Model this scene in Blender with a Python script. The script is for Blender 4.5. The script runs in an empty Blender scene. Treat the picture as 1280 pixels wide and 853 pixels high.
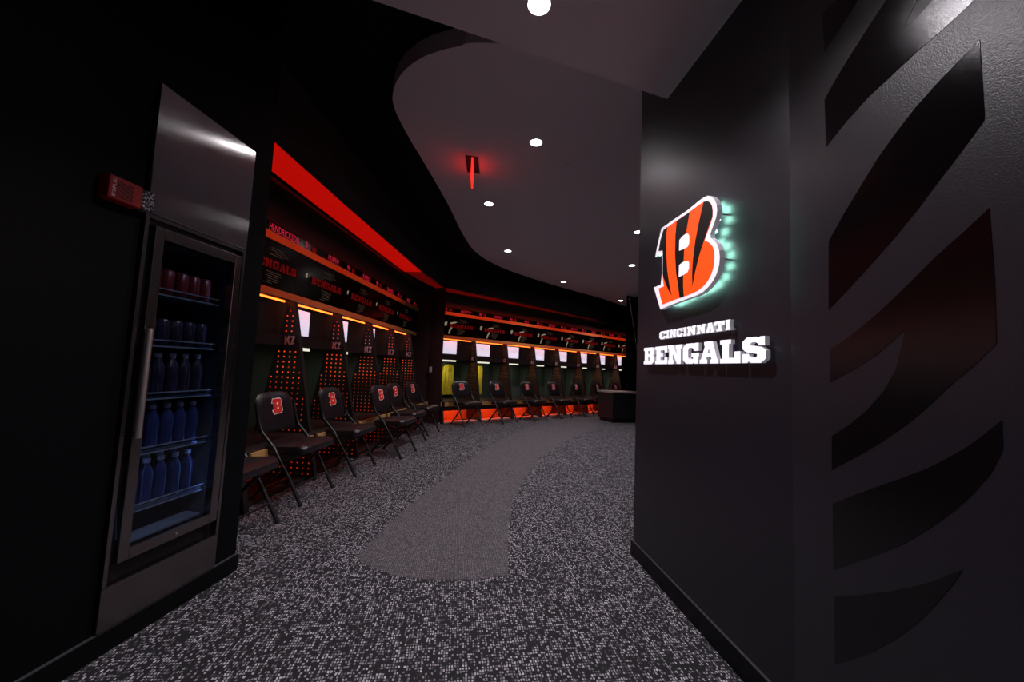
import bpy, bmesh, random
import numpy as np
from math import sin, cos, radians, pi, degrees, atan2, sqrt, tan
from mathutils import Vector, Matrix
from mathutils.geometry import tessellate_polygon

random.seed(4)
SC = bpy.context.scene
COL = SC.collection

# ------------------------------------------------------------------ camera
CX, CY, F, H = 640.0, 426.5, 470.0, 1.25
PITCH, ROLL = radians(4.19), radians(-2.56)
_cp, _sp, _cr, _sr = cos(PITCH), sin(PITCH), cos(ROLL), sin(ROLL)
RM = np.array([[1, 0, 0], [0, _sp, _cp], [0, -_cp, _sp]]) @ np.array([[_cr, -_sr, 0], [_sr, _cr, 0], [0, 0, 1]])
EYE = np.array([0, 0, H])

def ray(x, y): return RM @ np.array([(x - CX) / F, (y - CY) / F, 1.0])
def onz(x, y, z=0.0):
    d = ray(x, y); return EYE + d * ((z - H) / d[2])
def onv(x, y, P, ang):
    t = radians(ang); n = np.array([cos(t), -sin(t), 0]); d = ray(x, y)
    return EYE + d * (n @ (np.array([P[0], P[1], 0]) - EYE * [1, 1, 0]) / (n @ d))

cam = bpy.data.cameras.new('camera'); cam.sensor_width = 36; cam.lens = 36 * F / 1280
cam.clip_start = 0.02; cam.clip_end = 100
co = bpy.data.objects.new('camera', cam); COL.objects.link(co); SC.camera = co
ax, ay, az = RM[:, 0], -RM[:, 1], -RM[:, 2]
co.matrix_world = Matrix(((ax[0], ay[0], az[0], 0), (ax[1], ay[1], az[1], 0), (ax[2], ay[2], az[2], H), (0, 0, 0, 1)))

# ------------------------------------------------------------------ materials
M = {}
def mat(name, color, rough=.5, metal=0, emit=None, estr=0, spec=.5, bump=None, aniso=0, sample=True):
    m = bpy.data.materials.new(name); m.use_nodes = True
    b = m.node_tree.nodes['Principled BSDF']
    b.inputs['Base Color'].default_value = (*color, 1); b.inputs['Roughness'].default_value = rough
    b.inputs['Metallic'].default_value = metal; b.inputs['Specular IOR Level'].default_value = spec
    if emit:
        b.inputs['Emission Color'].default_value = (*emit, 1); b.inputs['Emission Strength'].default_value = estr
    if aniso: b.inputs['Anisotropic'].default_value = aniso
    if bump:
        nt = m.node_tree; tc = nt.nodes.new('ShaderNodeTexCoord'); n = nt.nodes.new('ShaderNodeTexNoise')
        n.inputs['Scale'].default_value = bump[0]; n.inputs['Detail'].default_value = 2
        bp = nt.nodes.new('ShaderNodeBump'); bp.inputs['Strength'].default_value = bump[1]; bp.inputs['Distance'].default_value = bump[2]
        nt.links.new(tc.outputs['Object'], n.inputs['Vector']); nt.links.new(n.outputs['Fac'], bp.inputs['Height'])
        nt.links.new(bp.outputs['Normal'], b.inputs['Normal'])
    if not sample: m.cycles.emission_sampling = 'NONE'
    M[name] = m
    return m

mat('wall_black', (.0022, .0022, .003), .5, bump=(220, .15, .002), spec=.12)
mat('wall_charcoal', (.0138, .0120, .0172), .34, bump=(260, .25, .002))
mat('baseboard', (.0022, .0022, .0026), .4, spec=.2)
mat('base_edge', (.05, .05, .055), .3)
mat('vinyl', (.0035, .003, .0035), .11, bump=(480, .22, .001), spec=.36)
mat('ceiling_white', (.80, .74, .78), .85)
mat('ceiling_black', (.005, .005, .006), .8, spec=.2)
mat('bulkhead', (.03, .028, .03), .7, spec=.3)
mat('soffit_white', (.87, .80, .85), .85)
mat('dark_lam', (.009, .0075, .0075), .5)
mat('locker_inner', (.07, .08, .065), .6)
mat('locker_panel', (.05, .02, .02), .7)
mat('underside_glow', (.3, .02, .02), .6, emit=(1, .006, .002), estr=.42)  # emission painted in for red light falling on the bulkhead underside
mat('underside_glow_dim', (.3, .02, .02), .6, emit=(1, .012, .003), estr=.075)  # weaker painted glow for the corner and back bank underside
mat('wood', (.58, .32, .11), .45, bump=(60, .1, .002))
mat('light_lam', (.55, .5, .45), .5)
mat('screen', (.003, .003, .003), .15, spec=.3)
mat('black_metal', (.008, .008, .009), .35, metal=0)
mat('vinyl_pad', (.013, .0095, .0115), .36, bump=(300, .1, .001))
mat('rubber', (.006, .006, .006), .7)
mat('white_plastic', (.75, .72, .75), .4)
mat('chrome', (.7, .68, .66), .22, metal=1)
mat('handle_metal', (.9, .80, .75), .38, metal=1)
mat('steel_dark', (.27, .235, .23), .26, metal=1)
mat('gap_black', (.003, .003, .003), .6)
mat('red_plastic', (.42, .012, .012), .45)
mat('yellow_cloth', (.75, .55, .03), .8)
mat('logo_white', (.8, .78, .8), .4, emit=(.86, .8, .9), estr=.5)
mat('logo_orange', (.9, .08, .006), .4, emit=(1, .075, .005), estr=.52)
mat('logo_black', (.004, .004, .004), .4)
mat('logo_side', (.75, .70, .75), .45, emit=(.86, .8, .9), estr=.12)
mat('letter_white', (.85, .83, .87), .4, emit=(.9, .86, 1), estr=.75)
mat('halo', (.1, .1, .1), .5, emit=(.42, 1, .78), estr=22)
mat('emblem_white', (.95, .92, .95), .5)
mat('emblem_orange', (.8, .035, .02), .5)
mat('lamp_white', (.9, .9, .9), .5, emit=(1, .97, .98), estr=30, sample=False)
mat('lamp_tube', (.9, .9, .9), .5, emit=(1, .96, .78), estr=.85, sample=False)
mat('panel_white', (.9, .9, .9), .5, emit=(.82, .77, 1), estr=.72)
mat('led_red', (.9, .2, .1), .5, emit=(1, .12, .012), estr=5.5, sample=False)
mat('dot_led', (.3, .05, .02), .5, emit=(1, .07, .012), estr=.75, sample=False)
mat('dot_led_dim', (.2, .04, .02), .5, emit=(1, .05, .01), estr=.28, sample=False)
mat('dot_amber', (.3, .2, .05), .5, emit=(1, .2, .03), estr=.32, sample=False)
mat('dot_amber_dim', (.2, .1, .03), .5, emit=(1, .14, .02), estr=.09, sample=False)
mat('text_red', (.2, .0, .0), .5, emit=(.75, .02, .06), estr=.55, sample=False)
mat('text_dim', (.1, .0, .0), .5, emit=(.6, .01, .012), estr=.065, sample=False)
mat('pix_green', (.1, .1, .1), .5, emit=(.40, .42, .28), estr=.38, sample=False)
mat('pix_green_dim', (.05, .05, .05), .5, emit=(.3, .36, .22), estr=.06, sample=False)
mat('exit_red', (.6, .02, .02), .3, emit=(1, .02, .012), estr=1.7)
mat('plate_grey', (.8, .74, .78), .5)
mat('fridge_wall', (.10, .12, .16), .5)
mat('shelf_wire', (.28, .32, .4), .35, metal=.6)
mat('bottle_blue', (.012, .022, .085), .12)
mat('bottle_dark', (.02, .015, .03), .2)
mat('can_red', (.16, .015, .02), .3)
mat('label_cyan', (.05, .45, .6), .5, emit=(.03, .5, .6), estr=.12, sample=False)
mat('cap_white', (.6, .65, .75), .3)
mat('island_lam', (.010, .008, .010), .45)
mat('island_top', (.34, .26, .22), .3)

def glass_mat():
    m = bpy.data.materials.new('cooler_glass'); m.use_nodes = True; nt = m.node_tree; nt.nodes.clear()
    o = nt.nodes.new('ShaderNodeOutputMaterial'); mx = nt.nodes.new('ShaderNodeMixShader')
    t = nt.nodes.new('ShaderNodeBsdfTransparent'); t.inputs[0].default_value = (.8, .84, .9, 1)
    g = nt.nodes.new('ShaderNodeBsdfGlossy'); g.inputs['Roughness'].default_value = .01
    fr = nt.nodes.new('ShaderNodeFresnel'); fr.inputs[0].default_value = 1.45
    ge = nt.nodes.new('ShaderNodeNewGeometry'); iv = nt.nodes.new('ShaderNodeMath'); iv.operation = 'SUBTRACT'; iv.inputs[0].default_value = 1; nt.links.new(ge.outputs['Backfacing'], iv.inputs[1])
    ml = nt.nodes.new('ShaderNodeMath'); ml.operation = 'MULTIPLY'; nt.links.new(fr.outputs[0], ml.inputs[0]); nt.links.new(iv.outputs[0], ml.inputs[1])
    nt.links.new(ml.outputs[0], mx.inputs[0]); nt.links.new(t.outputs[0], mx.inputs[1]); nt.links.new(g.outputs[0], mx.inputs[2])
    nt.links.new(mx.outputs[0], o.inputs[0]); M['glass'] = m
glass_mat()

def lens_mat():
    m = mat('clear_lens', (.55, .5, .55), .08, spec=.9)
    nt = m.node_tree; b = nt.nodes['Principled BSDF']; tc = nt.nodes.new('ShaderNodeTexCoord')
    v = nt.nodes.new('ShaderNodeTexVoronoi'); v.inputs['Scale'].default_value = 110
    cr = nt.nodes.new('ShaderNodeValToRGB'); cr.color_ramp.elements[0].position = .2; cr.color_ramp.elements[0].color = (.75, .72, .78, 1)
    cr.color_ramp.elements[1].position = .55; cr.color_ramp.elements[1].color = (.05, .04, .06, 1)
    bp = nt.nodes.new('ShaderNodeBump'); bp.inputs['Strength'].default_value = .9; bp.inputs['Distance'].default_value = .006
    nt.links.new(tc.outputs['Object'], v.inputs['Vector']); nt.links.new(v.outputs['Distance'], cr.inputs[0])
    nt.links.new(cr.outputs[0], b.inputs['Base Color']); nt.links.new(v.outputs['Distance'], bp.inputs['Height']); nt.links.new(bp.outputs[0], b.inputs['Normal'])
lens_mat()

def brushed_mat():
    m = bpy.data.materials.new('steel_brushed'); m.use_nodes = True; nt = m.node_tree
    b = nt.nodes['Principled BSDF']; b.inputs['Metallic'].default_value = 1; b.inputs['Roughness'].default_value = .15
    b.inputs['Base Color'].default_value = (.62, .60, .60, 1); b.inputs['Anisotropic'].default_value = .93
    tg = nt.nodes.new('ShaderNodeTangent'); tg.direction_type = 'RADIAL'; tg.axis = 'Z'; nt.links.new(tg.outputs[0], b.inputs['Tangent'])
    b.inputs['Anisotropic Rotation'].default_value = .0
    M['steel'] = m
brushed_mat()

def carpet(name, base, fleck, cx, cy, thr, soft, ang, low):
    """woven carpet: yarn cells of random brightness with thin dark gaps"""
    m = bpy.data.materials.new(name); m.use_nodes = True; nt = m.node_tree; L = nt.links.new
    b = nt.nodes['Principled BSDF']; b.inputs['Roughness'].default_value = .9; b.inputs['Specular IOR Level'].default_value = .15
    N = lambda t: nt.nodes.new(t)
    tc = N('ShaderNodeTexCoord'); rot = N('ShaderNodeMapping'); rot.inputs['Rotation'].default_value = (0, 0, radians(ang))
    dn = N('ShaderNodeTexNoise'); dn.inputs['Scale'].default_value = 38; dn.inputs['Detail'].default_value = 2; L(tc.outputs['Object'], dn.inputs['Vector'])
    ds = N('ShaderNodeVectorMath'); ds.operation = 'MULTIPLY_ADD'; ds.inputs[1].default_value = (.011, .017, 0); L(dn.outputs['Color'], ds.inputs[0]); L(tc.outputs['Object'], ds.inputs[2])
    L(ds.outputs[0], rot.inputs[0])
    def cells(sx, sy, seed):
        mp = N('ShaderNodeMapping'); mp.inputs['Scale'].default_value = (1 / sx, 1 / sy, 0); mp.inputs['Location'].default_value = (seed, seed * .7, 0)
        fl = N('ShaderNodeVectorMath'); fl.operation = 'FLOOR'; w = N('ShaderNodeTexWhiteNoise'); w.noise_dimensions = '2D'
        L(rot.outputs[0], mp.inputs[0]); L(mp.outputs[0], fl.inputs[0]); L(fl.outputs[0], w.inputs['Vector'])
        return mp, w
    mpa, wa = cells(cx, cy, 0); mpb, wb = cells(cx * 2.7, cy, 11.3); mpc, wc = cells(cx, cy * 4.3, 37.7)
    add = N('ShaderNodeMath'); add.operation = 'ADD'; L(wa.outputs['Value'], add.inputs[0])
    m2 = N('ShaderNodeMath'); m2.operation = 'MULTIPLY'; m2.inputs[1].default_value = .28; L(wb.outputs['Value'], m2.inputs[0]); L(m2.outputs[0], add.inputs[1])
    m3 = N('ShaderNodeMath'); m3.operation = 'MULTIPLY_ADD'; m3.inputs[1].default_value = .28; L(wc.outputs['Value'], m3.inputs[0]); L(add.outputs[0], m3.inputs[2])
    big = N('ShaderNodeTexNoise'); big.inputs['Scale'].default_value = 5; big.inputs['Detail'].default_value = 3; L(rot.outputs[0], big.inputs['Vector'])
    m4 = N('ShaderNodeMath'); m4.operation = 'MULTIPLY_ADD'; m4.inputs[1].default_value = low; L(big.outputs['Fac'], m4.inputs[0]); L(m3.outputs[0], m4.inputs[2])
    mr = N('ShaderNodeMapRange'); mr.inputs['From Min'].default_value = thr; mr.inputs['From Max'].default_value = thr + soft; L(m4.outputs[0], mr.inputs['Value'])
    # yarn gaps
    fr = N('ShaderNodeVectorMath'); fr.operation = 'FRACTION'; L(mpa.outputs[0], fr.inputs[0]); sx = N('ShaderNodeSeparateXYZ'); L(fr.outputs[0], sx.inputs[0])
    def gap(o, w):
        c = N('ShaderNodeMath'); c.operation = 'COMPARE'; c.inputs[1].default_value = .5; c.inputs[2].default_value = .5 - w; L(o, c.inputs[0]); return c
    gx, gy = gap(sx.outputs[0], .19), gap(sx.outputs[1], .17)
    g = N('ShaderNodeMath'); g.operation = 'MULTIPLY'; L(gx.outputs[0], g.inputs[0]); L(gy.outputs[0], g.inputs[1])
    fac = N('ShaderNodeMath'); fac.operation = 'MULTIPLY'; L(mr.outputs[0], fac.inputs[0]); L(g.outputs[0], fac.inputs[1])
    mix = N('ShaderNodeMix'); mix.data_type = 'RGBA'; L(fac.outputs[0], mix.inputs['Factor'])
    mix.inputs['A'].default_value = (*base, 1); mix.inputs['B'].default_value = (*fleck, 1)
    L(mix.outputs['Result'], b.inputs['Base Color'])
    bp = N('ShaderNodeBump'); bp.inputs['Strength'].default_value = .35; bp.inputs['Distance'].default_value = .004
    L(fac.outputs[0], bp.inputs['Height']); L(bp.outputs[0], b.inputs['Normal'])
    M[name] = m
carpet('carpet_dark', (.020, .019, .022), (.80, .745, .81), .0115, .0155, .76, 1.1, -8, .25)
carpet('carpet_path', (.062, .055, .060), (.22, .198, .208), .0115, .0155, .35, 1.1, -8, .2)

# ------------------------------------------------------------------ mesh helpers
class MB:
    def __init__(s): s.v = []; s.f = []; s.mi = []; s.mats = []; s.smooth = []
    def m(s, name):
        if name not in s.mats: s.mats.append(name)
        return s.mats.index(name)
    def add(s, vs, fs, mn, smooth=False):
        k = len(s.v); i = s.m(mn); s.v += [tuple(map(float, p)) for p in vs]
        for f in fs: s.f.append(tuple(a + k for a in f)); s.mi.append(i); s.smooth.append(smooth)
        return s
    def box(s, x, y, z, mn, top=None, bev=0):
        (x0, x1), (y0, y1), (z0, z1) = x, y, z
        if bev:
            bm = bmesh.new(); bmesh.ops.create_cube(bm, size=1)
            for v in bm.verts: v.co = Vector(((x0 + x1) / 2 + v.co.x * (x1 - x0), (y0 + y1) / 2 + v.co.y * (y1 - y0), (z0 + z1) / 2 + v.co.z * (z1 - z0)))
            bmesh.ops.bevel(bm, geom=bm.edges[:], offset=bev, segments=2, affect='EDGES', profile=.5)
            return s.bm(bm, mn)
        vs = [(x0, y0, z0), (x1, y0, z0), (x1, y1, z0), (x0, y1, z0), (x0, y0, z1), (x1, y0, z1), (x1, y1, z1), (x0, y1, z1)]
        return s.add(vs, [(3, 2, 1, 0), (4, 5, 6, 7), (0, 1, 5, 4), (1, 2, 6, 5), (2, 3, 7, 6), (3, 0, 4, 7)], mn)
    def bm(s, bm, mn, smooth=False):
        bm.verts.index_update(); s.add([v.co for v in bm.verts], [[v.index for v in f.verts] for f in bm.faces], mn, smooth); bm.free(); return s
    def prism(s, poly, z0, z1, mn, side=None, top=None):
        """vertical prism on an xy outline"""
        return s.fill([poly], lambda a, b, d: (a, b, d), z0, z1, mn, side or mn)
    def fill(s, loops, fn, d0, d1, mn, side=None):
        """outline with holes (first loop outer), extruded from d0 to d1; fn maps (a,b,d) to space; d1 is the front"""
        flat = [p for l in loops for p in l]
        tris = tessellate_polygon([[Vector((p[0], p[1], 0)) for p in l] for l in loops])
        n = len(flat); vs = [fn(p[0], p[1], d1) for p in flat]
        s.add(vs, [tuple(t) for t in tris], mn)
        if d0 != d1:
            s.add([fn(p[0], p[1], d0) for p in flat], [tuple(reversed(t)) for t in tris], side or mn)
            k = 0; vs2 = []; fs2 = []
            for l in loops:
                for i in range(len(l)):
                    p, q = l[i], l[(i + 1) % len(l)]; b = len(vs2)
                    vs2 += [fn(*p[:2], d0), fn(*q[:2], d0), fn(*q[:2], d1), fn(*p[:2], d1)]; fs2.append((b, b + 1, b + 2, b + 3))
            s.add(vs2, fs2, side or mn)
        return s
    def tube(s, pts, r, mn, n=10, closed=False):
        pts = [Vector(p) for p in pts]; vs = []; fs = []
        N = len(pts)
        for i, p in enumerate(pts):
            if closed: t = pts[(i + 1) % N] - pts[i - 1]
            else: t = pts[min(i + 1, N - 1)] - pts[max(i - 1, 0)]
            t.normalize(); u = t.cross(Vector((0, 0, 1)))
            if u.length < .1: u = t.cross(Vector((0, 1, 0)))
            u.normalize(); w = t.cross(u)
            for k in range(n):
                a = 2 * pi * k / n; vs.append(p + u * r * cos(a) + w * r * sin(a))
        for i in range(N if closed else N - 1):
            j = (i + 1) % N
            for k in range(n): fs.append((i * n + k, i * n + (k + 1) % n, j * n + (k + 1) % n, j * n + k))
        if not closed: fs += [tuple(reversed(range(n))), tuple(range((N - 1) * n, N * n))]
        return s.add(vs, fs, mn, True)
    def lathe(s, prof, c, mn, n=16):
        vs = []; fs = []
        for (r, z) in prof:
            for k in range(n): vs.append((c[0] + r * cos(2 * pi * k / n), c[1] + r * sin(2 * pi * k / n), c[2] + z))
        for i in range(len(prof) - 1):
            for k in range(n): fs.append((i * n + k, i * n + (k + 1) % n, (i + 1) * n + (k + 1) % n, (i + 1) * n + k))
        fs += [tuple(reversed(range(n))), tuple(range((len(prof) - 1) * n, len(prof) * n))]
        return s.add(vs, fs, mn, True)
    def mesh(s, name, fix=True):
        me = bpy.data.meshes.new(name); me.from_pydata(s.v, [], s.f)
        for n in s.mats: me.materials.append(M[n])
        me.polygons.foreach_set('material_index', s.mi); me.polygons.foreach_set('use_smooth', s.smooth)
        bm = bmesh.new(); bm.from_mesh(me)
        if any(s.smooth):
            bmesh.ops.remove_doubles(bm, verts=bm.verts, dist=1e-5)
        if fix: bmesh.ops.recalc_face_normals(bm, faces=bm.faces)
        for e in bm.edges:
            if len(e.link_faces) == 2 and e.calc_face_angle(0) > radians(38): e.smooth = False
        bm.to_mesh(me); bm.free()
        me.update(); return me

def obj(name, data, parent=None, loc=None, rz=0):
    me = data.mesh(name) if isinstance(data, MB) else data
    o = bpy.data.objects.new(name, me); COL.objects.link(o)
    if parent: o.parent = parent
    if loc is not None: o.location = loc; o.rotation_euler = (0, 0, rz)
    return o
def tag(o, label, cat, group=None, kind=None):
    o['label'] = label; o['category'] = cat
    if group: o['group'] = group
    if kind: o['kind'] = kind
    return o
def thing(name, label, cat, loc=(0, 0, 0), rz=0, group=None):
    o = bpy.data.objects.new(name, None); COL.objects.link(o); o.empty_display_size = .1
    o.location = loc; o.rotation_euler = (0, 0, rz); return tag(o, label, cat, group)
def struct(name, mb, label=None, cat=None):
    o = obj(name, mb); o['kind'] = 'structure'
    if label: o['label'] = label
    if cat: o['category'] = cat
    return o
def area(name, loc, d, sx, sy, power, color, spread=180, parent=None, up=(0, 0, 1)):
    """area light at loc shining along d"""
    l = bpy.data.lights.new(name, 'AREA'); l.shape = 'RECTANGLE'; l.size = sx; l.size_y = sy; l.energy = power; l.color = color; l.spread = radians(spread)
    o = bpy.data.objects.new(name, l); COL.objects.link(o)
    z = -Vector(d).normalized(); x = Vector(up).cross(z)
    if x.length < 1e-3: x = Vector((1, 0, 0))
    x.normalize(); y = z.cross(x)
    mt = Matrix((x, y, z)).transposed().to_4x4(); mt.translation = Vector(loc); o.matrix_world = mt
    if parent: o.parent = parent
    return o
def smooth_loop(pts, k=4):
    """closed Catmull-Rom through the points"""
    out = []; n = len(pts); P = [np.array(p[:2], float) for p in pts]
    for i in range(n):
        a, b, c, d = P[i - 1], P[i], P[(i + 1) % n], P[(i + 2) % n]
        for j in range(k):
            t = j / k; out.append(tuple(.5 * ((2 * b) + (c - a) * t + (2 * a - 5 * b + 4 * c - d) * t * t + (3 * b - a - 3 * c + d) * t ** 3)))
    return out
_tc = {}
def text_loops(body):
    """outline mesh of a word in the default font, normalised to height 1 and width w"""
    if body in _tc: return _tc[body]
    cu = bpy.data.curves.new('word', 'FONT'); cu.body = body; cu.resolution_u = 2
    o = bpy.data.objects.new('word', cu); COL.objects.link(o)
    dg = bpy.context.evaluated_depsgraph_get(); me = bpy.data.meshes.new_from_object(o.evaluated_get(dg))
    vs = [tuple(v.co) for v in me.vertices]; fs = [tuple(p.vertices) for p in me.polygons]
    bpy.data.objects.remove(o); bpy.data.curves.remove(cu); bpy.data.meshes.remove(me)
    xs = [v[0] for v in vs]; ys = [v[1] for v in vs]
    vs = [((v[0] - min(xs)) / (max(xs) - min(xs)), (v[1] - min(ys)) / (max(ys) - min(ys))) for v in vs]
    _tc[body] = (vs, fs); return vs, fs
def put_text(mb, body, x0, x1, z0, z1, y, mn):
    vs, fs = text_loops(body)
    mb.add([(x0 + (x1 - x0) * a, y, z0 + (z1 - z0) * b) for a, b in vs], fs, mn)

# slab letter outlines in a unit box
GL = {
 'B': [[(0,0),(.78,0),(1,.14),(1,.40),(.88,.5),(1,.6),(1,.86),(.8,1),(0,1),(0,.82),(.1,.82),(.1,.18),(0,.18)], [(.42,.2),(.62,.2),(.62,.4),(.42,.4)], [(.42,.6),(.62,.6),(.62,.8),(.42,.8)]],
 'E': [[(0,0),(1,0),(1,.36),(.78,.36),(.78,.22),(.45,.22),(.45,.4),(.65,.4),(.65,.6),(.45,.6),(.45,.78),(.78,.78),(.78,.64),(1,.64),(1,1),(0,1),(0,.82),(.1,.82),(.1,.18),(0,.18)]],
 'N': [[(0,0),(.42,0),(.42,.2),(.35,.2),(.35,.56),(.66,0),(.92,0),(.92,.8),(1,.8),(1,1),(.58,1),(.58,.8),(.65,.8),(.65,.46),(.36,1),(0,1),(0,.8),(.08,.8),(.08,.2),(0,.2)]],
 'G': [[(.2,0),(.62,0),(.7,.07),(.72,0),(.95,0),(.95,.34),(1,.34),(1,.52),(.55,.52),(.55,.34),(.65,.34),(.65,.22),(.4,.22),(.34,.3),(.34,.7),(.4,.78),(.6,.78),(.68,.7),(.68,.62),(.98,.62),(.98,1),(.75,1),(.7,.94),(.62,1),(.2,1),(0,.8),(0,.2)]],
 'A': [[(0,0),(.42,0),(.42,.18),(.36,.18),(.39,.3),(.61,.3),(.64,.18),(.58,.18),(.58,0),(1,0),(1,.18),(.93,.18),(.7,1),(.25,1),(.25,.82),(.3,.82),(.07,.18),(0,.18)], [(.43,.46),(.57,.46),(.5,.72)]],
 'L': [[(0,0),(1,0),(1,.48),(.72,.48),(.72,.22),(.45,.22),(.45,.82),(.55,.82),(.55,1),(0,1),(0,.82),(.1,.82),(.1,.18),(0,.18)]],
 'S': [[(0,0),(.22,0),(.27,.07),(.38,0),(.8,0),(1,.16),(1,.46),(.82,.6),(.36,.68),(.36,.76),(.44,.8),(.58,.8),(.7,.72),(.7,.66),(.96,.66),(.96,1),(.76,1),(.7,.94),(.6,1),(.2,1),(0,.84),(0,.56),(.16,.43),(.64,.34),(.64,.25),(.56,.2),(.42,.2),(.3,.28),(.3,.36),(0,.36)]],
 'C': [[(.2,0),(.8,0),(1,.18),(1,.38),(.68,.38),(.68,.28),(.6,.21),(.42,.21),(.34,.3),(.34,.7),(.42,.79),(.58,.79),(.66,.72),(.66,.62),(.98,.62),(.98,1),(.76,1),(.7,.93),(.62,1),(.2,1),(0,.8),(0,.2)]],
 'I': [[(0,0),(1,0),(1,.2),(.82,.2),(.82,.8),(1,.8),(1,1),(0,1),(0,.8),(.18,.8),(.18,.2),(0,.2)]],
 'T': [[(.2,0),(.8,0),(.8,.2),(.68,.2),(.68,.78),(.76,.78),(.76,.6),(1,.6),(1,1),(0,1),(0,.6),(.24,.6),(.24,.78),(.32,.78),(.32,.2),(.2,.2)]],
}

# ------------------------------------------------------------------ room plan
RW = np.array([.903, 2.704]); RA = -7.0                      # wall with the sign: from its far edge towards the camera
rdir = -np.array([sin(radians(RA)), cos(radians(RA))])       # along the wall, far -> near
corner = onv(985, 0, RW, RA)[:2]
R2A = 3.5; r2dir = -np.array([sin(radians(R2A)), cos(radians(R2A))])
r2end = corner + r2dir * 4.4
FP = np.array([-1.652, 1.519]); FA = 6.2
fdir = np.array([sin(radians(FA)), cos(radians(FA))]); fin = np.array([-cos(radians(FA)), sin(radians(FA))])
def FW(u, v, z=None):
    p = FP + fdir * u + fin * v; return (p[0], p[1]) if z is None else (p[0], p[1], z)
ZC, ZCLOUD, ZSOF, ZB = 3.58, 3.44, 3.06, 2.95
# left locker bank
_a = onz(322, 365, 1.865); _b = onz(504.5, 416, 1.865)
LA = degrees(atan2(_b[0] - _a[0], _b[1] - _a[1])); ldir = np.array([sin(radians(LA)), cos(radians(LA))]); lin = np.array([-cos(radians(LA)), sin(radians(LA))])
LW = .945
def LP(y): # point of the front line (v=0) by header y
    p = np.array([_a[0], _a[1]]) + ldir * ((y - _a[1]) / ldir[1]); return p - lin * .40
# back locker bank
BA = 49.0; bdir = np.array([sin(radians(BA)), cos(radians(BA))]); bin_ = np.array([-cos(radians(BA)), sin(radians(BA))])
B0 = np.array([-1.468, 8.068]); BW = 1.0
def BP(u, v=0): return B0 + bdir * u + bin_ * v

# floor
mb = MB(); mb.box((-6, 9), (-3.2, 17), (-.1, 0), 'carpet_dark'); struct('floor', mb)
path_px = [(446.7,697),(452,705),(490,719.5),(532.6,725),(600,725),(635,719.5),(635,690),(635,657.6),(641,626.7),(653.6,601),(673,573),(701,556),(752,531),(800,513),(800,505),(746.5,512),(701,525),(659,534),(622.6,552),(577.6,581.6),(544,607),(504,638),(470.7,669)]
mb = MB(); mb.prism([tuple(onz(*p)[:2]) for p in path_px], 0, .002, 'carpet_path')
struct('floor_runner', mb, 'pale grey woven carpet path inlaid in the dark carpet', 'carpet')

# ceiling
mb = MB(); mb.box((-6, 9), (-3.2, 17), (ZC, ZC + .1), 'ceiling_black'); struct('ceiling', mb)
cl = [(-.18,2.39),(-.46,2.43),(-.72,2.53),(-.92,2.69),(-1.05,2.89),(-1.10,3.09),(-1.09,3.45),(-1.03,4.06),(-.95,5.03),(-.89,6.18),(-.75,7.11),(-.35,7.98),(.34,8.85),(1.29,9.82),(2.57,10.99),(3.75,12.2),(4.6,12.5),(5.6,11.8),(6.2,10),(6.2,7),(5.6,4),(4,2.39),(1.5,2.39)]
pl = smooth_loop(cl, 6)
mb = MB(); mb.prism(pl, ZCLOUD, ZC, 'ceiling_white'); struct('ceiling_cloud', mb)
# front soffit
s0 = onz(838, 125, ZSOF); s1 = onz(465, 0, ZSOF); sd = (s1 - s0)[:2]
se = s0[:2] + sd * 1.75
mb = MB(); mb.prism([tuple(s0[:2] + np.array([.35, .12])), tuple(se), (-2.6, -2.6), (2.2, -2.6)], ZSOF, ZC, 'soffit_white'); struct('ceiling_soffit', mb)

# right wall (sign facet and stripe facet)
Rret = RW + np.array([5.6, .25])
mb = MB()
outline = [tuple(RW), tuple(corner), tuple(r2end), (6.5, r2end[1]), tuple(Rret)]
mb.prism(outline, 0, ZC, 'wall_charcoal'); struct('wall_right', mb)
mb = MB()
n1 = np.array([-cos(radians(RA)), sin(radians(RA))]); n2 = np.array([-cos(radians(R2A)), sin(radians(R2A))])
bl = [tuple(RW - rdir * .012 + n1 * .012), tuple(corner + n1 * .012 + n2 * .0), tuple(r2end + n2 * .012), tuple(r2end - n2 * .02), tuple(corner - n1 * .02), tuple(RW - n1 * .02 - rdir * .012)]
mb.prism(bl, 0, .098, 'baseboard'); mb.prism(bl, .098, .102, 'base_edge'); struct('baseboard_right', mb)

# left wall with the opening for the cooler
WT = .12
mb = MB()
def fbox(mb, u0, u1, v0, v1, z0, z1, mn):
    mb.prism([FW(u0, v0), FW(u1, v0), FW(u1, v1), FW(u0, v1)], z0, z1, mn)
UC = .785
fbox(mb, -4.8, .085, 0, WT, 0, ZC, 'wall_black')
fbox(mb, .085, .635, 0, WT, 2.47, ZC, 'wall_black')
fbox(mb, .085, .635, 0, WT, 0, .095, 'wall_black')
mb.prism([FW(.635, 0), FW(UC, 0), FW(UC + .02, 1.6), FW(UC - .06, 1.6), FW(UC - .1, WT), FW(.635, WT)], 0, ZC, 'wall_black')
struct('wall_left', mb)
mb = MB(); fbox(mb, -4.8, UC + .008, -.014, 0, 0, .092, 'baseboard'); fbox(mb, -4.8, UC + .008, -.014, 0, .092, .096, 'base_edge')
struct('baseboard_left', mb)
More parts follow.
